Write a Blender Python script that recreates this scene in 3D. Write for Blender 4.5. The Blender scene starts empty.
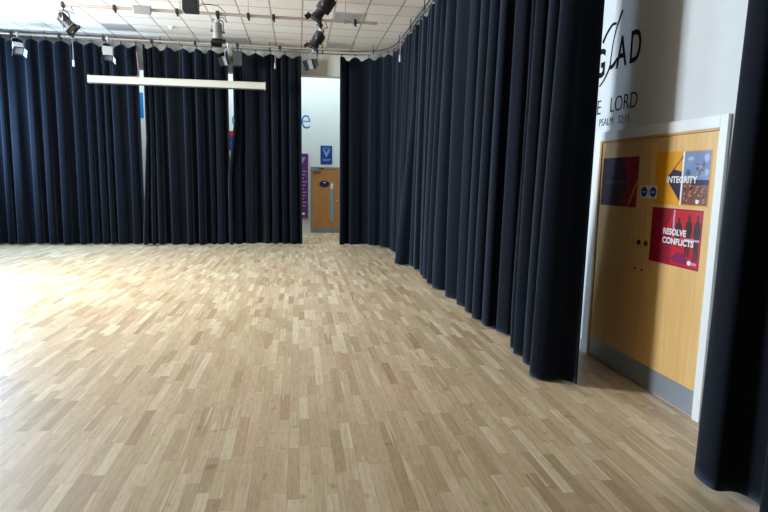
import bpy, bmesh, math, random
import numpy as np
from mathutils import Vector, Matrix

random.seed(7)
scene = bpy.context.scene
COL = scene.collection
V = Vector

# ------------------------------------------------------------------ materials
def srgb(r, g, b):
    def f(c):
        c /= 255.0
        return c / 12.92 if c <= .04045 else ((c + .055) / 1.055) ** 2.4
    return (f(r), f(g), f(b), 1)

def mat(name, col, rough=.6, metal=0., spec=.5, sheen=0., noise=0., nscale=20., emit=None, coat=0., bump=0.):
    m = bpy.data.materials.new(name); m.use_nodes = True
    nt = m.node_tree; b = nt.nodes['Principled BSDF']
    b.inputs['Base Color'].default_value = col
    b.inputs['Roughness'].default_value = rough
    b.inputs['Metallic'].default_value = metal
    b.inputs['Specular IOR Level'].default_value = spec
    b.inputs['Coat Weight'].default_value = coat
    if sheen:
        b.inputs['Sheen Weight'].default_value = sheen
        b.inputs['Sheen Roughness'].default_value = .45
    if noise or bump:
        tc = nt.nodes.new('ShaderNodeTexCoord')
        n = nt.nodes.new('ShaderNodeTexNoise'); n.inputs['Scale'].default_value = nscale
        n.inputs['Detail'].default_value = 4
        nt.links.new(tc.outputs['Object'], n.inputs['Vector'])
        if noise:
            mx = nt.nodes.new('ShaderNodeMix'); mx.data_type = 'RGBA'
            mx.inputs['A'].default_value = tuple(c * (1 - noise) for c in col[:3]) + (1,)
            mx.inputs['B'].default_value = tuple(min(1, c * (1 + noise)) for c in col[:3]) + (1,)
            nt.links.new(n.outputs['Fac'], mx.inputs['Factor'])
            nt.links.new(mx.outputs['Result'], b.inputs['Base Color'])
        if bump:
            bp = nt.nodes.new('ShaderNodeBump'); bp.inputs['Strength'].default_value = bump
            bp.inputs['Distance'].default_value = .004
            nt.links.new(n.outputs['Fac'], bp.inputs['Height'])
            nt.links.new(bp.outputs['Normal'], b.inputs['Normal'])
    if emit:
        b.inputs['Emission Color'].default_value = col
        b.inputs['Emission Strength'].default_value = emit
    return m

class NT:
    """tiny node helper"""
    def __init__(s, m): s.nt = m.node_tree; s.b = s.nt.nodes['Principled BSDF']
    def n(s, t, **k):
        x = s.nt.nodes.new(t)
        for a, v in k.items(): setattr(x, a, v)
        return x
    def lk(s, a, b): s.nt.links.new(a, b)
    def math(s, op, a, b=None, c=None):
        x = s.n('ShaderNodeMath', operation=op)
        for i, v in enumerate((a, b, c)):
            if v is None: continue
            if isinstance(v, (int, float)): x.inputs[i].default_value = v
            else: s.lk(v, x.inputs[i])
        return x.outputs[0]
    def ramp(s, fac, stops):
        r = s.n('ShaderNodeValToRGB'); e = r.color_ramp.elements
        while len(e) < len(stops): e.new(.5)
        for i, (p, c) in enumerate(stops): e[i].position = p; e[i].color = c
        s.lk(fac, r.inputs[0]); return r.outputs[0]
    def mix(s, mode, fac, a, b):
        x = s.n('ShaderNodeMix', data_type='RGBA', blend_type=mode)
        for k, v in (('Factor', fac), ('A', a), ('B', b)):
            i = [q for q in x.inputs if q.name == k and (q.type == ('VALUE' if k == 'Factor' else 'RGBA'))][0]
            if isinstance(v, (int, float, tuple)): i.default_value = v
            else: s.lk(v, i)
        return [q for q in x.outputs if q.type == 'RGBA'][0]

def floor_material():
    m = mat('oak_strip_floor', (.5, .33, .17, 1), .45, coat=.2)
    N = NT(m)
    tc = N.n('ShaderNodeTexCoord'); sp = N.n('ShaderNodeSeparateXYZ'); N.lk(tc.outputs['Object'], sp.inputs[0])
    X, Y = sp.outputs[0], sp.outputs[1]
    W = .0685
    u = N.math('DIVIDE', X, W); col = N.math('FLOOR', u)
    wn = N.n('ShaderNodeTexWhiteNoise', noise_dimensions='1D'); N.lk(col, wn.inputs['W'])
    wn2 = N.n('ShaderNodeTexWhiteNoise', noise_dimensions='1D'); N.lk(N.math('ADD', col, 311.7), wn2.inputs['W'])
    L = N.math('MULTIPLY_ADD', wn2.outputs[0], .22, .36)
    v = N.math('ADD', N.math('DIVIDE', Y, L), N.math('MULTIPLY', wn.outputs[0], 37.))
    row = N.math('FLOOR', v)
    cv = N.n('ShaderNodeCombineXYZ'); N.lk(col, cv.inputs[0]); N.lk(row, cv.inputs[1])
    pw = N.n('ShaderNodeTexWhiteNoise', noise_dimensions='2D'); N.lk(cv.outputs[0], pw.inputs['Vector'])
    tone = N.ramp(pw.outputs['Value'], [(0, srgb(184, 156, 122)), (.12, srgb(198, 171, 136)), (.45, srgb(210, 184, 149)),
                                       (.8, srgb(218, 194, 160)), (1, srgb(230, 211, 180))])
    # grain running along the strips
    mp = N.n('ShaderNodeMapping'); mp.inputs['Scale'].default_value = (70, 3.2, 1)
    off = N.n('ShaderNodeVectorMath', operation='ADD'); N.lk(tc.outputs['Object'], off.inputs[0])
    sc = N.n('ShaderNodeVectorMath', operation='SCALE'); sc.inputs['Scale'].default_value = 9.
    N.lk(pw.outputs['Color'], sc.inputs[0]); N.lk(sc.outputs[0], off.inputs[1])
    N.lk(off.outputs[0], mp.inputs[0])
    g = N.n('ShaderNodeTexNoise'); g.inputs['Scale'].default_value = 1.; g.inputs['Detail'].default_value = 5
    N.lk(mp.outputs[0], g.inputs['Vector'])
    gr = N.ramp(g.outputs['Fac'], [(.3, (.82, .80, .76, 1)), (.55, (1, 1, 1, 1)), (.75, (1.0, 1.0, 1.0, 1))])
    c1 = N.mix('MULTIPLY', .8, tone, gr)
    # hue drifts from strip to strip, pinkish to greenish
    hue = N.ramp(N.math('FRACT', N.math('MULTIPLY', pw.outputs['Value'], 13.7)), [(0, (1.0, .95, .93, 1)), (.5, (1, 1, 1, 1)), (1, (.95, .985, .90, 1))])
    c1 = N.mix('MULTIPLY', .9, c1, hue)
    # medullary flecks and pale sapwood streaks
    mp2 = N.n('ShaderNodeMapping'); mp2.inputs['Scale'].default_value = (95, 13, 1); N.lk(off.outputs[0], mp2.inputs[0])
    fl = N.n('ShaderNodeTexNoise'); fl.inputs['Scale'].default_value = 1.; fl.inputs['Detail'].default_value = 3; N.lk(mp2.outputs[0], fl.inputs['Vector'])
    c1 = N.mix('MULTIPLY', .6, c1, N.ramp(fl.outputs['Fac'], [(.30, (.80, .77, .72, 1)), (.5, (1, 1, 1, 1)), (.72, (1.12, 1.12, 1.12, 1))]))
    mp3 = N.n('ShaderNodeMapping'); mp3.inputs['Scale'].default_value = (24, .9, 1); N.lk(off.outputs[0], mp3.inputs[0])
    sw = N.n('ShaderNodeTexNoise'); sw.inputs['Scale'].default_value = 1.; sw.inputs['Detail'].default_value = 1; N.lk(mp3.outputs[0], sw.inputs['Vector'])
    c1 = N.mix('MIX', N.ramp(sw.outputs['Fac'], [(.66, (0, 0, 0, 1)), (.70, (.6, .6, .6, 1))]), c1, srgb(232, 214, 180))
    # knots
    kn = N.n('ShaderNodeTexNoise'); kn.inputs['Scale'].default_value = 7.; kn.inputs['Detail'].default_value = 1
    N.lk(off.outputs[0], kn.inputs['Vector'])
    kr = N.ramp(kn.outputs['Fac'], [(.70, (1, 1, 1, 1)), (.76, (.7, .6, .5, 1))])
    c1 = N.mix('MULTIPLY', .6, c1, kr)
    # joints
    fu = N.math('FRACT', u); fv = N.math('FRACT', v)
    eu = N.math('MINIMUM', fu, N.math('SUBTRACT', 1., fu)); ev = N.math('MINIMUM', fv, N.math('SUBTRACT', 1., fv))
    ju = N.math('LESS_THAN', eu, .012); jv = N.math('LESS_THAN', ev, .003)
    j = N.math('MAXIMUM', ju, jv)
    c2 = N.mix('MIX', N.math('MULTIPLY', j, .45), c1, srgb(120, 88, 55))
    N.lk(c2, N.b.inputs['Base Color'])
    # worn lacquer
    rn = N.n('ShaderNodeTexNoise'); rn.inputs['Scale'].default_value = 1.3; rn.inputs['Detail'].default_value = 6
    N.lk(tc.outputs['Object'], rn.inputs['Vector'])
    rr = N.n('ShaderNodeMapRange'); rr.inputs['To Min'].default_value = .36; rr.inputs['To Max'].default_value = .5
    N.lk(rn.outputs['Fac'], rr.inputs['Value']); 
    N.lk(N.math('MULTIPLY_ADD', pw.outputs['Value'], .06, rr.outputs[0]), N.b.inputs['Roughness'])
    N.b.inputs['Specular IOR Level'].default_value = .5
    N.b.inputs['Coat Roughness'].default_value = .36
    bp = N.n('ShaderNodeBump'); bp.inputs['Strength'].default_value = .12; bp.inputs['Distance'].default_value = .002
    N.lk(N.math('SUBTRACT', g.outputs['Fac'], j), bp.inputs['Height']); N.lk(bp.outputs[0], N.b.inputs['Normal'])
    return m

def ceiling_material():
    m = mat('ceiling_tiles', (.8, .78, .74, 1), .85, spec=.2)
    N = NT(m)
    tc = N.n('ShaderNodeTexCoord'); sp = N.n('ShaderNodeSeparateXYZ'); N.lk(tc.outputs['Object'], sp.inputs[0])
    def edge(o, off, sz, w):
        f = N.math('FRACT', N.math('DIVIDE', N.math('SUBTRACT', o, off), sz))
        e = N.math('MINIMUM', f, N.math('SUBTRACT', 1., f))
        return N.math('LESS_THAN', e, w / sz)
    ex = edge(sp.outputs[0], .10, .61, .015); ey = edge(sp.outputs[1], 11.32, .61, .015)
    j = N.math('MAXIMUM', ex, ey)
    nz = N.n('ShaderNodeTexNoise'); nz.inputs['Scale'].default_value = 90.; nz.inputs['Detail'].default_value = 3
    N.lk(tc.outputs['Object'], nz.inputs['Vector'])
    # tone differs a little from tile to tile
    cx = N.math('FLOOR', N.math('DIVIDE', N.math('SUBTRACT', sp.outputs[0], .10), .61))
    cy = N.math('FLOOR', N.math('DIVIDE', N.math('SUBTRACT', sp.outputs[1], 11.32), .61))
    cv = N.n('ShaderNodeCombineXYZ'); N.lk(cx, cv.inputs[0]); N.lk(cy, cv.inputs[1])
    wn = N.n('ShaderNodeTexWhiteNoise', noise_dimensions='2D'); N.lk(cv.outputs[0], wn.inputs['Vector'])
    base = N.ramp(wn.outputs['Value'], [(0, srgb(238, 224, 207)), (1, srgb(246, 234, 219))])
    sk = N.ramp(nz.outputs['Fac'], [(.3, (.93, .93, .93, 1)), (.6, (1, 1, 1, 1))])
    base = N.mix('MULTIPLY', 1., base, sk)
    N.lk(N.mix('MIX', N.math('MULTIPLY', j, .75), base, srgb(150, 132, 118)), N.b.inputs['Base Color'])
    return m

def wood_material(name, c0, c1, axis=2, rough=.45, coat=0.):
    m = mat(name, c0, rough, coat=coat); N = NT(m)
    tc = N.n('ShaderNodeTexCoord'); mp = N.n('ShaderNodeMapping')
    s = [26., 26., 26.]; s[axis] = 1.6; mp.inputs['Scale'].default_value = s
    N.lk(tc.outputs['Object'], mp.inputs[0])
    g = N.n('ShaderNodeTexNoise'); g.inputs['Scale'].default_value = 1.4; g.inputs['Detail'].default_value = 6
    N.lk(mp.outputs[0], g.inputs['Vector'])
    N.lk(N.ramp(g.outputs['Fac'], [(.3, c0), (.7, c1)]), N.b.inputs['Base Color'])
    return m

def curtain_material(name, col):
    m = mat(name, col, .9, spec=.08, sheen=.52)
    N = NT(m)
    N.b.inputs['Sheen Tint'].default_value = srgb(150, 172, 206)
    tc = N.n('ShaderNodeTexCoord'); mp = N.n('ShaderNodeMapping'); mp.inputs['Scale'].default_value = (40, 40, 1.2)
    N.lk(tc.outputs['Object'], mp.inputs[0])
    n = N.n('ShaderNodeTexNoise'); n.inputs['Scale'].default_value = 2.; n.inputs['Detail'].default_value = 4
    N.lk(mp.outputs[0], n.inputs['Vector'])
    N.lk(N.ramp(n.outputs['Fac'], [(.3, tuple(c * .8 for c in col[:3]) + (1,)), (.7, tuple(c * 1.2 for c in col[:3]) + (1,))]), N.b.inputs['Base Color'])
    return m

def glass_material(name, tint):
    m = bpy.data.materials.new(name); m.use_nodes = True
    nt = m.node_tree; nt.nodes.clear()
    o = nt.nodes.new('ShaderNodeOutputMaterial'); mx = nt.nodes.new('ShaderNodeMixShader')
    t = nt.nodes.new('ShaderNodeBsdfTransparent'); t.inputs[0].default_value = tint
    g = nt.nodes.new('ShaderNodeBsdfGlossy'); g.inputs['Roughness'].default_value = .02
    f = nt.nodes.new('ShaderNodeFresnel'); f.inputs[0].default_value = 1.45
    nt.links.new(f.outputs[0], mx.inputs[0]); nt.links.new(t.outputs[0], mx.inputs[1]); nt.links.new(g.outputs[0], mx.inputs[2])
    nt.links.new(mx.outputs[0], o.inputs[0]); return m

M = dict(
    floor=floor_material(), ceiling=ceiling_material(),
    wall=mat('white_painted_plaster', srgb(214, 218, 220), .75, spec=.3, noise=.03, nscale=6, bump=.05),
    darkwall=mat('bounce_cut_dark_wall', srgb(44, 48, 60), .8),  # dark tone given to the unseen walls to cut bounced light
    foyer=mat('pale_foyer_paint', srgb(226, 232, 234), .75, spec=.3, noise=.02, nscale=4),
    beam=mat('cream_beam_paint', srgb(218, 215, 203), .8, noise=.03, nscale=5),
    trim=mat('white_gloss_trim', srgb(232, 234, 234), .4),
    door=wood_material('oak_veneer_door', srgb(218, 172, 104), srgb(228, 186, 118)),
    fdoor=wood_material('brown_oak_foyer_door', srgb(176, 118, 62), srgb(194, 138, 80)),
    stop=wood_material('oak_door_stop', srgb(196, 150, 88), srgb(214, 170, 104)),
    kick=mat('brushed_grey_kick_plate', srgb(150, 156, 164), .45, .6, noise=.15, nscale=9),
    curtain=curtain_material('navy_black_drape', (.0040, .0052, .0088, 1)),
    black=mat('matt_black_metal', (.018, .018, .019, 1), .5, .2),
    dgrey=mat('dark_grey_enamel', (.055, .055, .058, 1), .45, .3, noise=.2, nscale=30),
    mgrey=mat('mid_grey_enamel', (.30, .29, .28, 1), .5, .3, noise=.15, nscale=30),
    lgrey=mat('pale_grey_enamel', (.62, .60, .56, 1), .5, noise=.08, nscale=30),
    pipe=mat('grey_pink_steel_tube', srgb(176, 160, 150), .5, .3, noise=.12, nscale=8),
    rail=mat('aluminium_rail', srgb(128, 118, 110), .5, .3, noise=.1, nscale=6),
    screen=mat('off_white_screen_case', srgb(196, 190, 174), .5, noise=.02),
    cable=mat('mauve_grey_cable', srgb(120, 96, 104), .6),
    lens=mat('lens_glass', (.25, .25, .26, 1), .08, .2),
    diffuser=mat('grey_unlit_diffuser', srgb(172, 168, 162), .45, noise=.03, nscale=60),
    frame=mat('pale_grey_light_frame', srgb(196, 190, 182), .5),
    ink=mat('navy_wall_vinyl', srgb(22, 24, 36), .9, spec=.1),
    inkthin=mat('grey_wall_vinyl', srgb(66, 68, 78), .9, spec=.1),
    cyan=mat('bright_blue_vinyl', srgb(0, 120, 200), .5),
    purple=mat('purple_banner', srgb(92, 40, 110), .6, noise=.12, nscale=5),
    pink=mat('pale_pink_print', srgb(196, 150, 190), .6),
    bluesign=mat('blue_sign', srgb(20, 62, 150), .35),
    paleblue=mat('pale_blue_print', srgb(120, 160, 215), .5),
    navy=mat('navy_plate', srgb(18, 28, 66), .4),
    white=mat('white_print', srgb(235, 235, 235), .5),
    red=mat('red_print', srgb(196, 28, 44), .35, noise=.12, nscale=7),
    dred=mat('crimson_print', srgb(150, 18, 46), .35, noise=.15, nscale=7),
    maroon=mat('maroon_print', srgb(66, 14, 44), .35, noise=.2, nscale=6),
    orange=mat('amber_print', srgb(232, 158, 24), .35, noise=.06, nscale=6),
    dpurple=mat('dark_purple_print', srgb(44, 28, 66), .35),
    skyprint=mat('blue_grey_photo_print', srgb(120, 138, 176), .35, noise=.35, nscale=9),
    crowdpale=mat('tan_photo_print', srgb(186, 140, 112), .35, noise=.2, nscale=20),
    skydark=mat('slate_photo_print', srgb(84, 92, 124), .35, noise=.3, nscale=14),
    skypale=mat('pale_blue_photo_print', srgb(166, 178, 208), .35, noise=.2, nscale=14),
    crowd=mat('brown_photo_print', srgb(120, 74, 62), .35, noise=.7, nscale=38),
    olive=mat('olive_photo_print', srgb(120, 112, 72), .35, noise=.4, nscale=30),
    sil=mat('dark_figure_print', srgb(62, 40, 50), .35, noise=.4, nscale=22),
    violet=mat('violet_print', srgb(130, 30, 90), .35),
    greytext=mat('grey_print', srgb(120, 110, 120), .5),
    vision=mat('pale_blue_vision_glass', srgb(120, 175, 205), .12),
    pane=glass_material('clear_window_glass', (.97, .98, 1, 1)),
    alu=mat('window_aluminium', srgb(210, 212, 214), .4, .4),
    cord=mat('pale_cord', srgb(190, 186, 180), .7),
)

# ------------------------------------------------------------------ builders
class MB:
    def __init__(s): s.bm = bmesh.new()
    def box(s, c, size, rot=None, bev=0.):
        r = bmesh.ops.create_cube(s.bm, size=1.)
        vs = r['verts']
        mt = Matrix.Translation(c) @ (rot.to_4x4() if rot else Matrix()) @ Matrix.Diagonal((*size, 1))
        bmesh.ops.transform(s.bm, matrix=mt, verts=vs)
        if bev:
            es = list({e for v in vs for e in v.link_edges})
            bmesh.ops.bevel(s.bm, geom=es, offset=bev, segments=2, affect='EDGES', profile=.5)
        return s
    def lo(s, a, b, bev=0.):
        a, b = V(a), V(b); return s.box((a + b) / 2, b - a, None, bev)
    def tube(s, pts, r, n=8, caps=True):
        pts = [V(p) for p in pts]; rings = []
        up = V((0, 0, 1))
        for i, p in enumerate(pts):
            t = (pts[min(i + 1, len(pts) - 1)] - pts[max(i - 1, 0)]).normalized()
            a = t.cross(up)
            if a.length < 1e-3: a = t.cross(V((0, 1, 0)))
            a.normalize(); b = a.cross(t)
            rr = r[i] if isinstance(r, (list, tuple)) else r
            rings.append([s.bm.verts.new(p + (a * math.cos(q) + b * math.sin(q)) * rr)
                          for q in [2 * math.pi * k / n for k in range(n)]])
        for A, B in zip(rings, rings[1:]):
            for k in range(n): s.bm.faces.new((A[k], A[(k + 1) % n], B[(k + 1) % n], B[k]))
        if caps:
            s.bm.faces.new(rings[0][::-1]); s.bm.faces.new(rings[-1])
        return s
    def lathe(s, prof, frame, n=24, square=False):
        """prof: (axial, radius) pairs; frame: matrix whose z is the axis"""
        rings = []
        for z, r in prof:
            rings.append([s.bm.verts.new(frame @ V((r * math.cos(q), r * math.sin(q), z))) for q in [2 * math.pi * (k + .5) / n for k in range(n)]])
        for A, B in zip(rings, rings[1:]):
            for k in range(n): s.bm.faces.new((A[k], A[(k + 1) % n], B[(k + 1) % n], B[k]))
        s.bm.faces.new(rings[0][::-1]); s.bm.faces.new(rings[-1])
        return s
    def prism(s, poly, frame, d0, d1):
        """poly in frame's xy extruded from d0 to d1 along its z"""
        A = [s.bm.verts.new(frame @ V((x, y, d0))) for x, y in poly]
        B = [s.bm.verts.new(frame @ V((x, y, d1))) for x, y in poly]
        n = len(poly)
        s.bm.faces.new(A[::-1]); s.bm.faces.new(B)
        for k in range(n): s.bm.faces.new((A[k], A[(k + 1) % n], B[(k + 1) % n], B[k]))
        return s
    def build(s, name, m, parent=None, smooth=False, **tags):
        bmesh.ops.recalc_face_normals(s.bm, faces=s.bm.faces[:])
        me = bpy.data.meshes.new(name); s.bm.to_mesh(me); s.bm.free()
        return link_mesh(name, me, m, parent, smooth, **tags)

def link_mesh(name, me, m, parent=None, smooth=False, **tags):
    o = bpy.data.objects.new(name, me); COL.objects.link(o)
    me.materials.append(M[m] if isinstance(m, str) else m)
    if smooth:
        for p in me.polygons: p.use_smooth = True
        me.set_sharp_from_angle(angle=math.radians(40))
    if parent is not None: attach(o, parent)
    for k, v in tags.items(): o[k] = v
    return o

def attach(o, parent):
    """child meshes are written in world space: keep them there"""
    o.parent = parent
    o.matrix_parent_inverse = parent_matrix(parent).inverted()

def parent_matrix(o):
    mt = Matrix.LocRotScale(o.location, o.rotation_euler, o.scale)
    return mt

def thing(name, loc, label, cat, group=None):
    o = bpy.data.objects.new(name, None); COL.objects.link(o); o.location = loc
    o.empty_display_size = .1
    o['label'] = label; o['category'] = cat
    if group: o['group'] = group
    return o

def tag(o, label, cat, group=None):
    o['label'] = label; o['category'] = cat
    if group: o['group'] = group
    return o

def struct(o): o['kind'] = 'structure'; return o

def text(name, body, size, m, frame, parent=None, sx=1., off=0., align='LEFT', depth=.001, space=1.):
    cu = bpy.data.curves.new(name, 'FONT'); cu.body = body; cu.size = size; cu.align_x = align
    cu.extrude = depth; cu.offset = off; cu.space_character = space
    t = bpy.data.objects.new(name, cu); COL.objects.link(t)
    bpy.context.view_layer.update()
    dg = bpy.context.evaluated_depsgraph_get()
    me = bpy.data.meshes.new_from_object(t.evaluated_get(dg))
    bpy.data.objects.remove(t); bpy.data.curves.remove(cu)
    me.transform(frame @ Matrix.Diagonal((sx, 1, 1, 1)))
    me.materials.clear()
    return link_mesh(name, me, m, parent)

XW = 2.85            # face of the right wall
def wf(y, z, d=.002, X=XW):
    """frame lying on the right wall: x -> towards the camera end, y -> up, z -> into the hall"""
    return Matrix(((0, 0, -1, X - d), (-1, 0, 0, y), (0, 1, 0, z), (0, 0, 0, 1)))
def ff(x, z, y):
    """frame on the far foyer wall facing the hall"""
    return Matrix(((1, 0, 0, x), (0, 0, -1, y), (0, 1, 0, z), (0, 0, 0, 1)))

# ------------------------------------------------------------------ setting
XL, YB, YR, ZC = -7.32, 17.3, -.9, 4.88
struct(MB().lo((XL, YR, -.1), (XW + .2, YB + .2, 0)).build('floor', 'floor'))
cl = struct(MB().lo((XL, YR, ZC), (XW + .2, 14.7, ZC + .1)).build('ceiling', 'ceiling'))
struct(MB().lo((XL, 14.7, 5.2), (XW + .2, YB + .2, 5.3)).build('ceiling_foyer', 'foyer'))
struct(MB().lo((XW, YR, 0), (XW + .2, YB + .2, 5.2)).build('wall_right', 'wall'))
struct(MB().lo((XL, YB, 0), (XW, YB + .2, 5.2)).build('wall_back', 'foyer'))
struct(MB().lo((XL, 14.6, 4.24), (XW, 14.9, 5.3)).build('trim_1', 'beam'))
struct(MB().lo((1.5, 14.6, 0), (XW, 14.9, 4.24)).build('light_block_pier', 'beam'))  # added out of view behind the curtain to block light from the foyer
struct(MB().lo((XL, YR - .2, 0), (XW, YR, ZC)).build('wall_front', 'darkwall'))  # unseen end wall, set close and dark to cut fill in the doorway
# left wall with a run of tall windows
WY0, WY1, WZ0, WZ1 = 7.5, 9.5, 2.2, 4.3
w = MB()
VY0, VY1, VZ0, VZ1 = 11.9, 13.85, 1.6, 3.7
w.lo((XL - .2, YR, 0), (XL, WY0, 5.2)).lo((XL - .2, WY1, 0), (XL, VY0, 5.2)).lo((XL - .2, VY1, 0), (XL, YB + .2, 5.2))
for a, b, z0, z1 in ((WY0, WY1, WZ0, WZ1), (VY0, VY1, VZ0, VZ1)): w.lo((XL - .2, a, 0), (XL, b, z0)).lo((XL - .2, a, z1), (XL, b, 5.2))
struct(w.build('wall_left', 'darkwall'))
for q, (a, b, z0, z1) in enumerate(((WY0, WY1, WZ0, WZ1), (VY0, VY1, VZ0, VZ1))):
    w = MB()
    for y in (a, (a + b) / 2 - .03, b - .06): w.lo((XL - .14, y, z0), (XL - .06, y + .06, z1))
    for z in (z0, z0 + (z1 - z0) * .66, z1 - .06): w.lo((XL - .14, a, z), (XL - .06, b, z + .06))
    win = struct(w.build('window_%d' % (q + 1), 'alu'))
    MB().lo((XL - .104, a + .03, z0 + .03), (XL - .096, b - .03, z1 - .03)).build('pane', 'pane', win)
struct(MB().lo((XW - .015, 5.1, 0), (XW, YB, .12)).build('baseboard_right', 'trim'))
struct(MB().lo((XL, YB - .015, 0), (.38, YB, .12)).build('baseboard_back', 'trim'))

# ---- double doors in the right wall
DY0, DYM, DY1, DH = 3.455, 4.20, 4.965, 2.075
fr = MB()
fr.lo((XW - .027, DY0 - .075, 0), (XW, DY0, DH + .09), .004)
fr.lo((XW - .027, DY1, 0), (XW, DY1 + .10, DH + .09), .004)
fr.lo((XW - .027, DY0, DH + .005), (XW, DY1, DH + .09), .004)
struct(fr.build('trim_2', 'trim'))
st = MB()
st.lo((XW - .028, DY1 - .032, 0), (XW, DY1, DH), .003)
st.lo((XW - .028, DY0, DH - .012), (XW, DY1 - .032, DH + .005))
struct(st.build('trim_3', 'stop'))
def leaf(name, y0, y1, cyl_y, plate_y):
    d = struct(MB().lo((XW - .016, y0, .012), (XW - .001, y1, DH - .014), .002).build(name, 'door'))
    MB().lo((XW - .0185, y0 + .003, .015), (XW - .016, y1 - .003, .205)).build('kick_plate', 'kick', d)
    f = wf(cyl_y, 1.205, .016)
    MB().lathe([(0, .021), (.008, .021), (.011, .016)], f, 20).build('lock_escutcheon', 'black', d, True)
    f = wf(cyl_y + .03, .98, .016)
    MB().lathe([(0, .011), (.004, .010)], f, 14).build('screw_cap', 'black', d, True)
    p = MB().prism([(-.05, -.05), (.05, -.05), (.05, .05), (-.05, .05)], wf(plate_y, 1.627, .0162), 0, .0012).build('notice_plate', 'white', d)
    MB().lathe([(.0012, .042), (.002, .042)], wf(plate_y, 1.627, .0162), 24).build('notice_disc', 'bluesign', p)
    MB().box(wf(plate_y, 1.627, .0162) @ V((0, 0, .0023)), (.001, .045, .008)).build('notice_bar', 'white', p)
    return d
leaf('door_1', DY0 + .002, DYM - .0015, 4.165, 4.128)
leaf('door_2', DYM + .0015, DY1 - .034, 4.262, 4.246)

# ---- door of the foyer beyond the curtains
fd = MB()
fx0, fx1, fh = .44, 1.27, 1.955
fd.lo((fx0 - .06, YB - .04, 0), (fx0, YB, fh + .06)).lo((fx1, YB - .04, 0), (fx1 + .06, YB, fh + .06)).lo((fx0, YB - .04, fh), (fx1, YB, fh + .06))
struct(fd.build('trim_4', 'mgrey'))
d3 = struct(MB().lo((fx0 + .003, YB - .03, .01), (fx1 - .003, YB - .002, fh - .003)).build('door_3', 'fdoor'))
MB().lo((fx0 + .02, YB - .034, .02), (fx1 - .02, YB - .03, .17)).build('kick_plate', 'kick', d3)
g = MB().lo((.985, YB - .036, .36), (1.075, YB - .029, 1.56)).build('vision_panel', 'vision', d3)
MB().lo((.99, YB - .039, 1.36), (1.07, YB - .036, 1.52)).build('vision_notice', 'white', g)
s = MB().prism([(.10 * math.cos(a) * 1.55, .10 * math.sin(a)) for a in [2 * math.pi * k / 20 for k in range(20)]], ff(.80, 1.50, YB - .03), 0, .004).build('door_plate', 'navy', d3)
MB().lo((.77, YB - .0355, 1.53), (.84, YB - .034, 1.555)).build('plate_mark', 'white', s)
c = MB().lo((fx0 + .0, YB - .085, fh - .065), (fx0 + .24, YB - .032, fh - .005), .006).build('door_closer', 'mgrey', d3)
MB().tube([(fx0 + .2, YB - .09, fh), (fx0 + .38, YB - .12, fh + .01), (fx0 + .1, YB - .09, fh + .03)], .008).build('closer_arm', 'black', c)
MB().lathe([(0, .025), (.01, .025), (.012, .012), (.05, .012)], ff(1.19, 1.0, YB - .03), 12).build('door_handle', 'alu', d3, True)

# ------------------------------------------------------------------ drapes
def smooth_path(pts, step=.014):
    """Catmull-Rom through pts, resampled evenly"""
    P = [np.array(p, float) for p in pts]
    P = [2 * P[0] - P[1]] + P + [2 * P[-1] - P[-2]]
    out = []
    for i in range(1, len(P) - 2):
        for t in np.linspace(0, 1, 60, endpoint=False):
            a, b, c, d = P[i - 1], P[i], P[i + 1], P[i + 2]
            out.append(.5 * ((2 * b) + (-a + c) * t + (2 * a - 5 * b + 4 * c - d) * t * t + (-a + 3 * b - 3 * c + d) * t ** 3))
    out.append(P[-2]); out = np.array(out)
    ds = np.r_[0, np.cumsum(np.linalg.norm(np.diff(out, axis=0), axis=1))]
    n = max(8, int(ds[-1] / step))
    s = np.linspace(0, ds[-1], n + 1)
    return s, np.c_[np.interp(s, ds, out[:, 0]), np.interp(s, ds, out[:, 1])]

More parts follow.
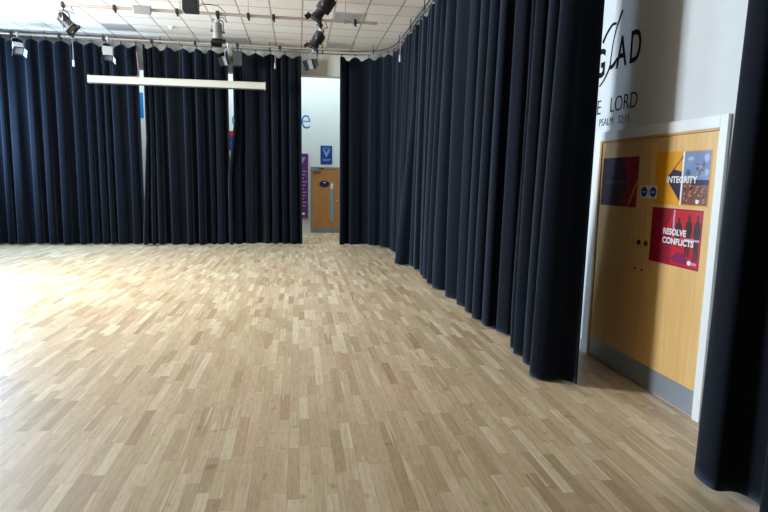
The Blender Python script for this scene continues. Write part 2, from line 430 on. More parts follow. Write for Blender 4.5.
HOOK = .30
def drape(label, pts, seed, lam=.27, amp=.085, ztop=4.60, zbot=.03, side=1, group=None, start_shift=None, end_shift=None, flare=None, end_calm=.04):
    """gathered cloth hung along a path; start/end_shift(z) slides that edge along the path"""
    rng = np.random.RandomState(seed)
    s, P = smooth_path(pts); S = s[-1]
    T = np.gradient(P, axis=0); T /= np.linalg.norm(T, axis=1)[:, None]
    Nn = np.c_[-T[:, 1], T[:, 0]] * side
    # uneven folds: irregular spacing and depth
    k = max(3, int(round(S / lam)))
    gaps = .45 + 1.1 * rng.rand(k); gaps *= S / gaps.sum()
    knots = np.r_[0, np.cumsum(gaps)]
    ph0 = np.interp(s, knots, np.arange(k + 1))
    depth = np.interp(s, np.r_[knots[:-1] + gaps / 2], .40 + .95 * rng.rand(k))
    dr = np.interp(s, np.linspace(0, S, max(3, int(S / .8))), rng.randn(max(3, int(S / .8))))
    dr2 = np.interp(s, np.linspace(0, S, max(3, int(S / .5))), rng.randn(max(3, int(S / .5))))
    zs = np.r_[np.linspace(zbot, zbot + .3, 5)[:-1], np.linspace(zbot + .3, ztop - .4, 26)[:-1], np.linspace(ztop - .4, ztop, 10)]
    verts = []; m = len(s)
    hooks_n = max(2, int(round(S / HOOK))); hs = np.linspace(.04, S - .04, hooks_n)
    hd = np.min(np.abs(s[:, None] - hs[None]), axis=1) / (HOOK / 2)
    for z in zs:
        h = (z - zbot) / (ztop - zbot)
        A = amp * (1.12 - .62 * h ** 1.5)
        ph = ph0 + .07 * dr * (1 - h) + .012 * dr2 * math.sin(2.6 * h + seed)
        w_ = 2 * np.pi * ph
        f = np.sin(w_) + .16 * np.sin(2 * w_ + .9 + dr2) * (1 - .4 * h) + .06 * np.sin(3 * w_ + 2 * dr)
        d = A * depth * f + .03 * dr * (1 - h)
        d = d * (1 - .9 * np.exp(-((S - s) / end_calm) ** 2))
        if flare is not None: d = d + flare(s, h)
        tang = -.50 * (S / k) / (2 * np.pi) * np.sin(2 * w_) * (1 - .45 * h)
        ss = s + 0
        if start_shift is not None: ss = ss + start_shift(h) * np.exp(-ss / .22)
        if end_shift is not None: ss = ss - end_shift(h) * np.exp(-(S - ss) / .22)
        Q = np.c_[np.interp(ss, s, P[:, 0]), np.interp(ss, s, P[:, 1])]
        Nq = np.c_[np.interp(ss, s, Nn[:, 0]), np.interp(ss, s, Nn[:, 1])]
        Tq = np.c_[np.interp(ss, s, T[:, 0]), np.interp(ss, s, T[:, 1])]
        XY = Q + Nq * d[:, None] + Tq * tang[:, None]
        # sagging heading between the hooks
        sag = .085 * np.clip(hd, 0, 1) ** 1.3 * max(0, (h - .85) / .15)
        hem = .010 * dr2 * max(0, 1 - h / .1)
        for i in range(m): verts.append((XY[i, 0], XY[i, 1], z - sag[i] + hem[i] + h * (tz(XY[i, 0]) - TRZ)))
    faces = []
    for r in range(len(zs) - 1):
        for i in range(m - 1):
            a = r * m + i
            faces.append((a, a + 1, a + m + 1, a + m))
    me = bpy.data.meshes.new('stage_curtain'); me.from_pydata(verts, [], faces); me.update()
    o = bpy.data.objects.new('stage_curtain', me); COL.objects.link(o)
    me.materials.append(M['curtain'])
    for p in me.polygons: p.use_smooth = True
    md = o.modifiers.new('thick', 'SOLIDIFY'); md.thickness = .006; md.offset = 0
    tag(o, label, 'curtain', group)
    # each hook that carries the heading on the rail
    base = (len(zs) - 1) * m
    proto = None
    for j, q in enumerate(hs):
        i = int(np.argmin(np.abs(s - q))); x, y, z = verts[base + i]
        rx, ry = np.interp(q, s, P[:, 0]), np.interp(q, s, P[:, 1])
        b = MB().tube([(x, y, z - .03), (x * .6 + rx * .4, y * .6 + ry * .4, z + .01), (rx, ry, tz(rx) - .018)], .009, 6)
        b.box((rx, ry, tz(rx) - .016), (.03, .03, .024))
        b.build('hook', 'black', o)
    return o

TRZ = 4.665
def bx(x): return 14.06 - .014 * x
def tz(x): return TRZ - .016 * min(0, x)          # the rail behind: very slightly skewed
RX = 2.25
G = 'navy stage curtains'
drape('wide navy curtain across the back left, up to the first narrow white slit', [(-7.26, bx(-7.26)), (-6.6, bx(-7)), (-5.5, bx(-5.5)), (-3.66, bx(-3.66))], 5, lam=.27, amp=.10,
      side=-1, group=G, end_shift=lambda h: .0)
drape('navy back curtain hanging between the two narrow white slits', [(-3.68, bx(-3.68) - .16), (-3.5, bx(-3.5) - .10), (-3.2, bx(-3.2)), (-2.6, bx(-2.6)), (-1.63, bx(-1.63))], 11, lam=.27, amp=.10,
      side=-1, group=G, start_shift=lambda h: .17 * min(1, max(0, (h - .04) / .5)))
drape('navy back curtain right of the second slit, beside the open gap', [(-1.67, bx(-1.67) - .17), (-1.5, bx(-1.5) - .1), (-1.3, bx(-1.3)), (-.7, bx(-.7)), (.09, bx(.09))], 21, lam=.27, amp=.10,
      side=-1, group=G, start_shift=lambda h: .17 * min(1, max(0, (h - .36) / .28)))
drape('navy curtain just right of the open gap, rounding the back corner', [(1.02, bx(1.02) - .08), (1.5, 13.97), (1.9, 13.78), (2.16, 13.3), (RX, 12.6), (RX, 11.6), (RX, 10.75)], 31, lam=.32, amp=.11,
      side=-1, group=G)
drape('long navy curtain along the right side, its far bottom corner kicked out', [(RX, 10.8), (RX, 9.5), (RX, 8.0), (RX, 6.5), (RX + .01, 5.9), (RX + .17, 5.47)], 41, lam=.37, amp=.145,
      side=-1, group=G, end_calm=.25, flare=lambda s, h: .22 * np.exp(-(s / .28) ** 2) * max(0, 1 - h * 1.6))
drape('navy curtain ending at the near edge of the long right run, before the doorway', [(RX - .03, 5.30), (RX - .06, 4.95), (RX - .03, 4.62), (RX - .07, 4.40), (RX - .07, 4.27), (RX + .0, 4.205), (RX + .085, 4.18)], 57, lam=.33, amp=.12,
      side=-1, group=G, start_shift=lambda h: .22 * min(1, max(0, (h - .10) / .45)), end_calm=.2)
drape('near-black curtain closest to the viewer, cut off by the right edge', [(2.36, 2.72), (2.295, 2.62), (2.32, 2.3), (2.36, 1.6), (2.36, .7), (2.36, -.3)], 63, lam=.36, amp=.07,
      side=-1, group=G, zbot=.03, flare=lambda s, h: -.035 * h)

# ---- rail for the drapes
tr = thing('curtain_track', (0, bx(0), TRZ), 'long curved curtain rail under the ceiling, turning at the back corner', 'curtain rail')
trp = [(-7.3, bx(-7.3)), (-6.6, bx(-6.6)), (-5, bx(-5)), (-3, bx(-3)), (-1, bx(-1)), (.4, bx(.4)), (1.2, bx(1.2) - .03), (1.65, 13.93), (2.0, 13.66), (2.19, 13.25), (RX, 12.6),
       (RX, 11), (RX, 8), (RX, 5.5), (RX, 4.2)]
s_, P_ = smooth_path(trp, .12)
MB().tube([(x, y, tz(x)) for x, y in P_], .016, 8).build('rail', 'rail', tr, True)
MB().tube([(x, y, tz(x) + .075) for x, y in P_], .013, 8).build('top_tube', 'dgrey', tr, True)
for q in np.arange(.4, s_[-1], 1.25):
    x, y = np.interp(q, s_, P_[:, 0]), np.interp(q, s_, P_[:, 1])
    MB().tube([(x, y, ZC), (x, y, tz(x) + .01)], .010, 6).box((x, y, tz(x) + .045), (.035, .035, .10)).build('bracket', 'dgrey', tr)
tn = thing('curtain_track', (2.36, 1.4, TRZ), 'short straight rail carrying the near right curtain', 'curtain rail')
MB().tube([(2.36, 2.75, TRZ), (2.36, .1, TRZ)], .016, 8).build('rail', 'rail', tn, True)
for y in (.4, 1.5, 2.6): MB().tube([(2.36, y, ZC), (2.36, y, TRZ)], .010, 6).build('bracket', 'dgrey', tn)

# ------------------------------------------------------------------ lighting bars and lanterns
def bar(x0, x1, y, z, label, rods, clamps, r=.026):
    t = thing('lighting_bar', ((x0 + x1) / 2, y, z), label, 'lighting bar', 'lighting bars under the ceiling')
    MB().tube([(x0, y, z), (x1, y, z)], r, 12).build('pipe', 'pipe', t, True)
    for x in rods: MB().tube([(x, y, ZC), (x, y, z)], .006, 6).box((x, y, z), (.03, r * 2.4, r * 2.4)).build('hanger_rod', 'mgrey', t)
    for x in clamps: MB().box((x, y, z), (.05, .085, .085), None, .01).box((x + .01, y, z - .055), (.028, .03, .045)).build('clamp', 'black', t)
    return t
BY, BZ = 10.15, 4.40
bar(-7.1, 1.39, BY, BZ, 'bare steel lighting bar with a free right end, in mid ceiling', (-6.2, -3.75, -1.93, -.82, .83), (-2.96, -1.98, -1.32, -.82, -.40, 1.0))
LY, LZ = 13.5, 4.64
bar(-7.3, .95, LY, LZ, 'long lighting bar running just in front of the back curtain rail', (-7.1, -5.0, -2.3, .4), (-6.05, -5.1, -4.2, -3.2, -2.27, -1.35, -.4), .018)
NY, NZ = 8.62, 4.62
bar(-3.5, 1.9, NY, NZ, 'lighting bar overhead carrying the big lantern cut by the top edge', (-3, -.6, 1.6), (-1.4,), .026)

def frame_for(c, a):
    a = V(a).normalized(); u = a.cross(V((0, 0, 1)))
    if u.length < .05: u = V((1, 0, 0))
    u.normalize(); v = a.cross(u)
    return Matrix(((u.x, v.x, a.x, c[0]), (u.y, v.y, a.y, c[1]), (u.z, v.z, a.z, c[2]), (0, 0, 0, 1)))

LG = 'stage lanterns'
def lantern(x, y, z, aim, label, L=.36, R=.092, drop=.30, bodym='dgrey', long=False, shift=(0, 0, 0)):
    t = thing('stage_lantern', (x, y, z), label, 'stage light', LG)
    c = V((x, y, z - drop)) + V(shift); F = frame_for(c, aim)
    h = L / 2
    MB().box((x, y, z), (.045, .08, .085), None, .01).tube([(x, y, z - .03), (x, y, z - .09)], .010, 8).build('hook_clamp', 'black', t)
    u = F.to_3x3() @ V((1, 0, 0)); top = V((x, y, z - .09))
    rr = R + .022
    p0, p1 = c + u * rr, c - u * rr
    upv = V((0, 0, 1)); k0, k1 = V((p0.x, p0.y, z - .10)), V((p1.x, p1.y, z - .10))
    MB().tube([p0, p0 * .2 + k0 * .8, k0 * .8 + top * .2, top, k1 * .8 + top * .2, p1 * .2 + k1 * .8, p1], .010, 6).tube([p0 - u * .03, p0 + u * .025], .018, 10).tube([p1 + u * .03, p1 - u * .025], .018, 10).build('yoke', 'mgrey', t, True)
    if long:
        prof = [(-h, R * .55), (-h + .015, R * .9), (-h + .16, R * .95), (-h + .17, R * 1.12), (-h + .26, R * 1.12), (-h + .27, R * .8), (h - .06, R * .8), (h - .05, R * .95), (h, R * .95)]
    else:
        prof = [(-h, R * .7), (-h + .02, R * .98), (h - .08, R), (h - .06, R * 1.1), (h, R * 1.12)]
    b = MB().lathe(prof, F, 20)
    for q in range(5):      # cooling fins
        zq = -h + .05 + q * .026
        b.lathe([(zq, R * 1.0), (zq + .004, R * 1.07), (zq + .010, R * 1.07), (zq + .014, R * 1.0)], F, 20)
    body = b.build('body', bodym, t, True)
    b = MB()
    b.box(F @ V((0, R * 1.0, -h * .25)), (R * 1.1, R * .55, L * .55), F.to_3x3(), .008)
    b.build('lamp_housing', 'black', body)
    MB().lathe([(-h - .055, R * .45), (-h - .05, R * .6), (-h + .002, R * .62)], F, 16).build('rear_cap', 'lgrey', body, True)
    MB().lathe([(h - .004, R * .9), (h + .004, R * .7), (h + .008, R * .3)], F, 20).build('lens', 'lens', t, True)
    g = MB(); q = R * 1.22
    for sx, sy, w1, w2 in ((0, q, 2 * q, .02), (0, -q, 2 * q, .02), (q, 0, .02, 2 * q), (-q, 0, .02, 2 * q)):
        g.box(F @ V((sx, sy, h + .012)), (w1 + .02, w2, .018), F.to_3x3())
    gf = g.build('gel_frame', 'black', t)
    rot = F.to_3x3() @ Matrix.Rotation(math.radians(24), 3, 'X')
    MB().box(F @ V((0, -q - .012, h + .045)), (2 * q, .006, .07), rot).build('barn_door', 'black', gf)
    rot = F.to_3x3() @ Matrix.Rotation(math.radians(-24), 3, 'X')
    MB().box(F @ V((0, q + .012, h + .045)), (2 * q, .006, .07), rot).build('barn_door', 'black', gf)
    e = F @ V((0, 0, -h - .05))
    MB().tube([e, e + V((.09, 0, .05)), V((x + .16, y, z - .13)), V((x + .13, y, z - .04)), V((x + .11, y, z))], .007, 6).build('power_cable', 'black', t, True)
    return t

def flood(x, y, z, aim, label, W=.2, Hh=.22, D=.16, drop=.24, bodym='mgrey', ribs=False, side=None):
    t = thing('flood_lantern', (x, y, z), label, 'stage light', LG)
    c = V((x, y, z - drop)); F = frame_for(c, aim); R3 = F.to_3x3()
    MB().box((x, y, z), (.04, .07, .075), None, .01).tube([(x, y, z - .03), (x, y, z - .075)], .012, 8).build('hook_clamp', 'lgrey', t)
    u = R3 @ V((1, 0, 0)); top = V((x, y, z - .075)); rr = W / 2 + .018
    p0, p1 = c + u * rr, c - u * rr; k0, k1 = V((p0.x, p0.y, z - .09)), V((p1.x, p1.y, z - .09))
    MB().tube([p0, p0 * .2 + k0 * .8, k0 * .8 + top * .2, top, k1 * .8 + top * .2, p1 * .2 + k1 * .8, p1], .009, 6).build('yoke', 'mgrey', t, True)
    b = MB()
    prof = [(-Hh / 2, D / 2), (Hh / 2, D / 2), (Hh * .30, -D / 2), (-Hh * .30, -D / 2)]
    G2 = Matrix(((F[0][1], F[0][2], F[0][0], c.x), (F[1][1], F[1][2], F[1][0], c.y), (F[2][1], F[2][2], F[2][0], c.z), (0, 0, 0, 1)))
    b.prism(prof, G2, -W / 2, W / 2)
    if ribs:
        for q in range(5): b.box(F @ V((0, 0, -D / 2 + .02 + q * D / 5)), (W + .014, Hh * .8, .008), R3)
    body = b.build('body', bodym, t)
    MB().box(F @ V((0, 0, D / 2 + .004)), (W * .88, Hh * .86, .006), R3).build('lens', 'lens', body)
    g = MB()
    for sx, sy, w1, w2 in ((0, Hh / 2, W, .016), (0, -Hh / 2, W, .016), (W / 2, 0, .016, Hh), (-W / 2, 0, .016, Hh)):
        g.box(F @ V((sx, sy, D / 2 + .006)), (w1 + .016, w2, .02), R3)
    gf = g.build('gel_frame', 'dgrey', t)
    for sg in (-1, 1):
        rot = R3 @ Matrix.Rotation(sg * math.radians(28), 3, 'Y')
        MB().box(F @ V((sg * (W / 2 + .022), 0, D / 2 + .055)), (.006, Hh, .09), rot).build('barn_door', 'dgrey' if sg > 0 else bodym, gf)
    e = F @ V((0, 0, -D / 2))
    MB().tube([e, e + V((.05, .03, .08)), V((x + .12, y, z - .06)), V((x + .10, y, z))], .006, 6).build('power_cable', 'black', t, True)
    return t

lantern(-3.75, BY, BZ, (.23, -.05, -.25), 'dark cylindrical lantern hanging left on the bare bar, tilted down to the right', L=.30, R=.070, drop=.255, bodym='black', shift=(.035, 0, 0))
lantern(-1.335, BY, BZ, (.03, -.08, -1), 'grey and black lantern hanging straight down from the bare bar', L=.29, R=.076, drop=.285, bodym='mgrey')
lantern(.36, BY, BZ, (-.17, .02, -.29), 'dark lantern under the bare bar near its free end, nose pointing down left', L=.28, R=.082, drop=.325, bodym='dgrey', shift=(-.025, 0, 0))
lantern(.42, NY, NZ, (-.25, .05, -.36), 'largest lantern, black, cut off by the top edge of the photo', L=.40, R=.088, drop=.44, long=True, shift=(-.035, 0, 0))
flood(-5.94, LY, LZ, (.40, -.6, -.75), 'small pale lantern lit white at the far left in front of the back curtain', bodym='lgrey', drop=.28, D=.22, W=.18, Hh=.18)
flood(-4.12, LY, LZ, (.15, -.45, -.9), 'pale ribbed lantern above the left end of the screen case', W=.19, D=.27, Hh=.17, drop=.30, bodym='lgrey', ribs=True)
flood(-1.56, LY, LZ, (-.55, -.7, -.4), 'small grey lantern beside the dark box above the second slit', W=.14, Hh=.19, D=.17, drop=.33, bodym='mgrey')
flood(.36, LY, LZ, (-.65, -.6, -.4), 'small grey lantern hanging in the open gap between the back curtains', W=.19, Hh=.23, D=.16, drop=.32, bodym='mgrey')

# dark box behind the second slit lantern
t = thing('loudspeaker', (-1.34, LY + .02, 4.3), 'dark boxy loudspeaker hanging above the top of the second slit', 'loudspeaker')
MB().lo((-1.45, LY - .08, 4.17), (-1.23, LY + .12, 4.50), .015).build('cabinet', 'black', t)
MB().lo((-1.435, LY - .09, 4.19), (-1.245, LY - .08, 4.48)).build('grille', 'dgrey', t)
MB().tube([(-1.34, LY, 4.50), (-1.34, LY, LZ)], .014).build('bracket', 'black', t)
# black box by the bare bar
t = thing('loudspeaker', (-1.72, 9.65, 4.6), 'plain black loudspeaker box hung from the ceiling, cut by the top edge', 'loudspeaker')
MB().lo((-1.79, 9.55, 4.275), (-1.56, 9.80, 4.70), .012).build('cabinet', 'black', t)
MB().lo((-1.775, 9.538, 4.30), (-1.575, 9.55, 4.68)).build('grille', 'black', t)
MB().tube([(-1.68, 9.68, 4.69), (-1.68, 9.68, ZC)], .018).build('bracket', 'dgrey', t)
MB().tube([(-1.56, 9.70, 4.38), (-1.48, 9.68, 4.41), (-1.36, 9.72, 4.42), (-1.28, 9.90, 4.46), (-1.2, BY, 4.43)], .006).build('cable', 'black', t, True)
# grey junction box strapped on the bar
t = thing('junction_box', (-2.55, BY, BZ), 'flat grey electrical box strapped on the bare lighting bar', 'junction box')
MB().lo((-2.66, BY - .07, BZ - .085), (-2.38, BY - .028, BZ + .04), .012).build('case', M['mgrey'], t)
MB().lo((-2.67, BY - .078, BZ + .015), (-2.37, BY - .066, BZ + .045), .004).build('lid', M['mgrey'], t)
for x in (-2.60, -2.44): MB().tube([(x, BY - .03, BZ + .04), (x, BY + .03, BZ + .03), (x, BY + .03, BZ - .03), (x, BY - .03, BZ - .04)], .006, 6).build('strap', 'black', t)

# smoke detector
t = thing('smoke_detector', (-2.70, 13.2, ZC), 'small round white smoke detector on the ceiling tiles', 'smoke detector')
F = Matrix(((1, 0, 0, -2.70), (0, -1, 0, 13.15), (0, 0, -1, ZC), (0, 0, 0, 1)))
MB().lathe([(0, .06), (.025, .06), (.03, .05)], F, 20).build('base', 'white', t, True)
MB().lathe([(.03, .042), (.05, .038), (.06, .02)], F, 20).build('sensor', 'white', t, True)

# unlit ceiling panels
def panel(x, y, label):
    t = thing('ceiling_light', (x + .3, y + .3, ZC), label, 'ceiling light', 'flat ceiling light panels')
    f = MB()
    f.lo((x + .005, y + .005, ZC - .012), (x + .6, y + .03, ZC)).lo((x + .005, y + .575, ZC - .012), (x + .6, y + .6, ZC))
    f.lo((x + .005, y + .03, ZC - .012), (x + .03, y + .575, ZC)).lo((x + .575, y + .03, ZC - .012), (x + .6, y + .575, ZC))
    f.build('frame', 'frame', t)
    MB().lo((x + .03, y + .03, ZC - .008), (x + .575, y + .575, ZC - .001)).build('diffuser', 'diffuser', t)
panel(.71, 11.32, 'unlit grey ceiling panel beyond the free end of the bare bar, nearest of the panels')
panel(.71, 13.76, 'unlit grey ceiling panel close to the back corner curve of the rail')
panel(-1.73, 13.76, 'unlit grey ceiling panel right behind the straight hanging lantern')
panel(-4.17, 13.15, 'unlit grey ceiling panel above the left part of the screen case')

# ------------------------------------------------------------------ projection screen case
SY = 13.35
t = thing('projector_screen', (-2.55, SY, 3.70), 'long white rolled up projection screen case hanging before the back curtain', 'projection screen')
xa, xb = -4.50, -.72
F = Matrix(((0, 0, 1, 0), (1, 0, 0, SY), (0, 1, 0, 3.735), (0, 0, 0, 1)))
MB().prism([(-.075, -.07), (.06, -.07), (.075, -.05), (.075, .06), (.055, .08), (-.055, .08), (-.075, .06)], F, xa + .03, xb - .03).build('case', 'screen', t)
for x0 in (xa, xb - .035): MB().prism([(-.082, -.078), (.068, -.078), (.083, -.05), (.083, .068), (.06, .088), (-.06, .088), (-.082, .068)], F, x0, x0 + .035).build('end_cap', 'screen', t)
MB().lo((xa + .06, SY - .03, 3.645), (xb - .06, SY + .02, 3.667)).build('bottom_batten', 'dgrey', t)
for x in (xa + .5, -2.6, xb - .5): MB().tube([(x, SY, 3.81), (x, LY - .02, LZ)], .004, 6).build('hanging_wire', 'dgrey', t)
MB().tube([(-3.52, LY, LZ), (-3.52, LY, 4.4), (-3.47, SY + .05, 4.0), (-3.46, SY, 3.86), (-3.52, SY, 3.825), (-3.70, SY, 3.82)], .017, 8).build('power_cable', 'cable', t, True)

# pull cords
def cord(x, y, z0, z1, label, m='cord'):
    t = thing('pull_cord', (x, y, z0), label, 'cord', 'curtain pull cords')
    MB().tube([(x, y, z0), (x + .005, y, (z0 + z1) / 2), (x, y, z1 + .12)], .011, 6).build('cord', 'mgrey', t)
    MB().lathe([(0, .012), (.02, .024), (.13, .022), (.15, .01)], Matrix.Translation((x, y, z1)), 10).build('toggle', m, t, True)
cord(-4.92, 13.72, TRZ, 4.05, 'thin cord with a white toggle hanging on the far left back curtain', 'white')
cord(-.52, 13.85, TRZ, 4.22, 'thin brownish cord hanging on the back curtain left of the open gap', 'pipe')
cord(2.06, 11.55, 4.62, 4.05, 'pale cord hanging at the corner where the right run begins')

# ------------------------------------------------------------------ posters on the doors
def rect(x0, y0, x1, y1): return [(x0, y0), (x1, y0), (x1, y1), (x0, y1)]
def poster(y_left, z_low, w, h, m, label):
    F = wf(y_left, z_low, .0165)
    o = MB().prism(rect(0, 0, w, h), F, 0, .0008).build('poster', m); tag(o, label, 'poster', 'posters on the oak double doors')
    def lay(name, poly, mm, k=1): return MB().prism(poly, F, .0008, .0008 + .0003 * k).build(name, mm, o)
    def tx(name, body, x, y, size, mm, sx=1., k=6, off=0.):
        return text(name, body, size, mm, F @ Matrix.Translation((x, y, .0008 + .0003 * k)), o, sx, off, depth=.0002)
    return o, lay, tx
# INTEGRITY
o, lay, tx = poster(4.115, 1.535, .610, .405, 'orange', 'amber and purple poster reading INTEGRITY, upper right on the doors')
lay('diamond', [(.14, .20), (.335, .395), (.335, .005)], 'dpurple', 1)
lay('inner_triangle', [(.225, .27), (.325, .37), (.325, .25)], 'orange', 2)
lay('sky_photo', rect(.325, .19, .600, .397), 'skyprint', 2)
lay('crowd_photo', rect(.325, .010, .600, .19), 'crowd', 2)
for cx, cy, w_, h_, mm in ((.47, .305, .05, .014, 'olive'), (.50, .285, .07, .012, 'pink'), (.52, .262, .05, .02, 'olive'), (.475, .272, .03, .03, 'skydark'), (.50, .24, .02, .045, 'olive'), (.535, .30, .025, .04, 'skydark'),
                           (.56, .345, .05, .06, 'skypale'), (.40, .345, .07, .03, 'skypale'), (.38, .245, .05, .05, 'skydark'), (.57, .245, .04, .05, 'skypale')):
    lay('photo_detail', [(cx + w_ / 2 * math.cos(a) * (1 + .25 * math.sin(3 * a + cx * 90)), cy + h_ / 2 * math.sin(a)) for a in [k * .5236 for k in range(12)]], mm, 3)
lay('dark_band', rect(.42, .155, .598, .192), 'dpurple', 3)
lay('pale_strip', rect(.312, .004, .330, .399), 'white', 3)  # pale vertical strip beside the picture panel
random.seed(5)
for k in range(34):
    x, y = .34 + random.random() * .22, .025 + random.random() * .12
    lay('photo_fleck', [(x, y), (x + .016, y + .003), (x + .02, y + .012), (x + .004, y + .015)], random.choice(['crowdpale', 'crowdpale', 'dpurple', 'sil', 'orange']), 3)
tx('title', 'INTEGRITY', .145, .170, .068, 'white', 1.0, 8, .0022)
lay('logo', [(.50 + .016 * math.cos(a), .035 + .016 * math.sin(a)) for a in [k * .4488 for k in range(14)]], 'white', 5)
# RESOLVE CONFLICTS
o, lay, tx = poster(4.115, 1.075, .575, .435, 'dred', 'red poster reading RESOLVE CONFLICTS with dark figures, lower right on the doors')
lay('photo', rect(.265, .012, .567, .425), 'red', 1)
lay('pale_ray', [(.10, .12), (.115, .12), (.30, .40), (.27, .42)], 'red', 2)
lay('ray', [(.02, .34), (.03, .35), (.16, .18), (.15, .17)], 'violet', 2)
lay('pale_strip', rect(.262, .225, .280, .425), 'pink', 3)  # short pale strip along the upper panel edge
def figure(x, y, hgt, wd):
    p = [(-.18, 0), (.0, 0), (.05, .30), (.12, 0), (.32, 0), (.30, .45), (.42, .62), (.36, .80), (.14, .86), (.16, .98), (.02, 1.0), (-.08, .97), (-.05, .86), (-.26, .80), (-.36, .55), (-.22, .48)]
    return [(x + a * wd, y + b * hgt) for a, b in p]
lay('figure', figure(.325, .15, .22, .10), 'sil', 2); lay('figure', figure(.435, .085, .315, .10), 'sil', 2); lay('figure', figure(.525, .06, .345, .095), 'sil', 2)
lay('pale_band', rect(.40, .205, .56, .222), 'pink', 3)
lay('violet_patch', [(.27, .06), (.34, .11), (.43, .10), (.46, .03), (.30, .03)], 'violet', 3)
tx('title', 'RESOLVE', .155, .235, .064, 'white', 1.04, 8, .0022)
tx('title', 'CONFLICTS', .155, .165, .064, 'white', 1.04, 8, .0022)
lay('logo', [(.475 + .022 * math.cos(a), .045 + .018 * math.sin(a)) for a in [k * .4488 for k in range(14)]], 'white', 5)
lay('logo_text', rect(.505, .035, .55, .052), 'pink', 5)
# left poster
o, lay, tx = poster(4.905, 1.490, .560, .430, 'dred', 'dark maroon poster in the shade, on the left door leaf')
lay('dark_shape', [(.0, .0), (.33, .0), (.40, .215), (.33, .43), (.0, .43)], 'maroon', 1)
lay('figure', figure(.20, .02, .36, .22), 'dpurple', 2)
lay('ray', [(.44, .02), (.46, .02), (.55, .20), (.55, .24)], 'orange', 2)
tx('title', 'COMMITMENT', .07, .195, .052, 'greytext', 1.0, 8)

# ------------------------------------------------------------------ lettering on the right wall
t = thing('wall_lettering', (XW, 4.8, 2.2), 'dark blue verse lettering stuck on the white wall above the doors', 'wall lettering')
text('word', 'G', .36, 'ink', wf(5.205, 2.69), t, .72, .008)
text('letter', 'A', .385, 'ink', wf(4.835, 2.72) @ Matrix.Rotation(.03, 4, 'Z'), t, .62, .004)
text('letter', 'D', .385, 'ink', wf(4.640, 2.725) @ Matrix.Rotation(.0, 4, 'Z'), t, .60, .004)
def stroke(name, pts, wd):
    s, P = smooth_path(pts, .012)
    T = np.gradient(P, axis=0); T /= np.linalg.norm(T, axis=1)[:, None]; Nn = np.c_[-T[:, 1], T[:, 0]]
    w_ = np.interp(s / s[-1], np.linspace(0, 1, len(wd)), wd)
    A = P + Nn * w_[:, None] / 2; B = P - Nn * w_[:, None] / 2
    MB().prism([tuple(p) for p in A] + [tuple(p) for p in B[::-1]], wf(0, 0, .0015), 0, .001).build(name, 'ink', t)
# in (-y, z): the tall stem that ends in the foot of the L, the arch and the tail
stroke('stem', [(-4.79, 3.212), (-4.865, 3.09), (-4.905, 2.98), (-4.925, 2.87), (-4.938, 2.745)], [.030, .022, .016, .016, .022])
stroke('foot', [(-4.955, 2.745), (-4.90, 2.750), (-4.845, 2.785), (-4.825, 2.815)], [.030, .040, .038, .02])
stroke('arch', [(-5.09, 3.00), (-5.02, 3.075), (-4.94, 3.125), (-4.875, 3.12)], [.036, .030, .028, .022])
stroke('tail', [(-5.10, 2.60), (-5.02, 2.655), (-4.94, 2.745)], [.018, .022, .026])
for w_, y_ in (('IN', 5.74), ('THE', 5.34), ('LORD', 4.895)):
    text('word', w_, .195, 'ink', wf(y_, 2.338), t, .84, -.0018, space=1.0)
text('word', 'PSALM', .10, 'inkthin', wf(5.06, 2.225), t, .85, -.001)
text('word', '32:11', .10, 'inkthin', wf(4.745, 2.225), t, .85, -.001)

# ------------------------------------------------------------------ foyer wall
t = thing('foyer_lettering', (.25, YB, 3.14), 'thin bright blue letters on the white wall beyond the curtains', 'wall lettering')
text('letter', 'e', .90, 'cyan', ff(.075, 3.15, YB - .004), t, .76, -.012)
text('letter', 'o', .90, 'cyan', ff(-1.95, 3.12, YB - .004), t, .70, -.016)
text('letter', 'l', .90, 'cyan', ff(-4.56, 3.36, YB - .004), t, .9, .05)
b = thing('roller_banner', (.1, YB - .03, .42), 'tall purple banner with rows of pale print left of the foyer door', 'banner')
MB().lo((-.40, YB - .03, .45), (.305, YB - .018, 2.39)).build('panel', 'purple', b)
MB().lo((-.42, YB - .05, .41), (.32, YB - .01, .46)).build('bottom_bar', 'mgrey', b)
MB().lo((-.41, YB - .04, 2.385), (.31, YB - .012, 2.41)).build('top_bar', 'mgrey', b)
MB().prism([(-.0, 0), (.18, .30), (-.18, .30)], ff(.06, 2.0, YB - .031), 0, .001).build('emblem', 'paleblue', b)
for k in range(11): MB().lo((-.32 + .03 * (k % 3), YB - .0315, 1.86 - k * .105), (.27 - .05 * ((k * 7) % 3), YB - .030, 1.888 - k * .105)).build('print_line', 'pink', b)
MB().lo((.12, YB - .0315, .55), (.20, YB - .030, .62)).build('print_mark', 'white', b)
s = thing('wall_sign', (.86, YB, 2.1), 'rounded blue sign with a pale inverted triangle above the foyer door', 'sign')
MB().lo((.68, YB - .02, 2.105), (1.035, YB - .002, 2.66), .009).build('plate', 'bluesign', s)
MB().prism([(0, -.13), (.12, .12), (.05, .12), (0, 0), (-.05, .12), (-.12, .12)], ff(.86, 2.43, YB - .021), 0, .0012).build('emblem', 'paleblue', s)
for z, w0 in ((2.24, .13), (2.20, .10)): MB().lo((.86 - w0, YB - .0215, z), (.86 + w0, YB - .0198, z + .02)).build('print_line', 'paleblue', s)
MB().lo((.74, YB - .0215, 2.58), (.98, YB - .0198, 2.60)).build('print_line', 'paleblue', s)
n = thing('wall_notice', (-1.86, YB, 2.5), 'red and blue notice seen through the second narrow slit', 'notice')
MB().lo((-2.02, YB - .012, 2.45), (-1.70, YB - .002, 2.86)).build('blue_panel', 'bluesign', n)
MB().lo((-2.02, YB - .012, 2.87), (-1.70, YB - .002, 3.02)).build('red_panel', 'red', n)
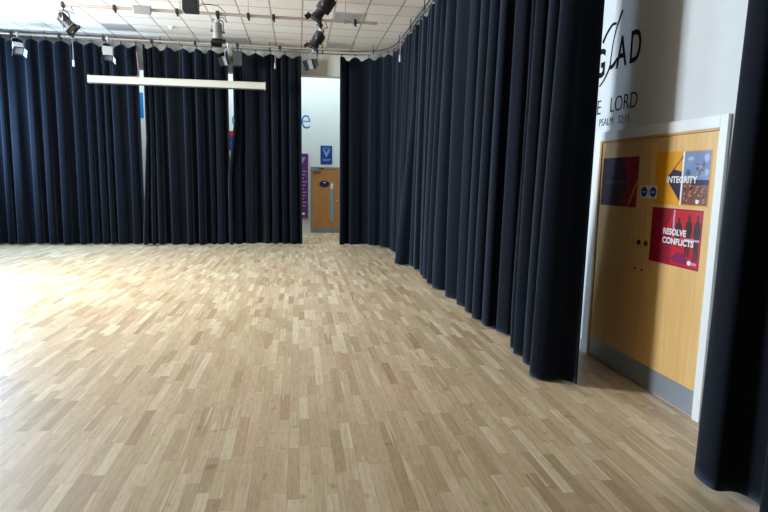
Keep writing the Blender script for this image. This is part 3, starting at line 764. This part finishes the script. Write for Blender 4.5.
MB().lo((-1.95, YB - .0135, 2.62), (-1.78, YB - .011, 2.70)).build('print_mark', 'paleblue', n)

# ------------------------------------------------------------------ light
def area(name, loc, rot, sx, sy, power, col, spread=math.pi):
    l = bpy.data.lights.new(name, 'AREA'); l.shape = 'RECTANGLE'; l.size = sx; l.size_y = sy
    l.energy = power; l.color = col; l.spread = spread
    o = bpy.data.objects.new(name, l); COL.objects.link(o); o.location = loc; o.rotation_euler = rot
    return o
# daylight through the tall left window
area('window_daylight', (XL + .02, (WY0 + WY1) / 2, (WZ0 + WZ1) / 2), (math.radians(90), 0, math.radians(-90)), WY1 - WY0 - .1, WZ1 - WZ0 - .1, 1280, (.78, .90, 1.0), math.radians(148))
area('far_window_daylight', (XL + .02, (VY0 + VY1) / 2, (VZ0 + VZ1) / 2), (math.radians(90), 0, math.radians(-90)), VY1 - VY0 - .1, VZ1 - VZ0 - .1, 560, (.42, .68, 1.0))
# area light added under the foyer ceiling to brighten the space beyond
area('foyer_area_light', (-1.8, 16.1, 5.15), (0, 0, 0), 8.0, 1.6, 235, (.80, .95, 1.0))
wd = bpy.data.worlds.new('World'); scene.world = wd; wd.use_nodes = True
bg = wd.node_tree.nodes['Background']; bg.inputs[0].default_value = (.75, .87, 1, 1); bg.inputs[1].default_value = 1.5

# ------------------------------------------------------------------ camera
cam = bpy.data.cameras.new('camera'); co = bpy.data.objects.new('camera', cam); COL.objects.link(co)
f = 555.0
cam.sensor_fit = 'HORIZONTAL'; cam.sensor_width = 36; cam.lens = 36 * f / 768; cam.clip_start = .05
def ray(x, y): return V((x - 384, -(y - 256), -f)).normalized()
Yc = ray(298, 177); Zc = -ray(317, 4150); Zc = (Zc - Yc * Zc.dot(Yc)).normalized(); Xc = Yc.cross(Zc)
Rm = Matrix((Xc, Yc, Zc))
co.matrix_world = Matrix.Translation((0, 0, 1.7)) @ Rm.to_4x4()
scene.camera = co
vs = scene.view_settings
vs.view_transform = 'Standard'; vs.look = 'None'; vs.gamma = 1; vs.use_curve_mapping = False; vs.exposure = -0.46
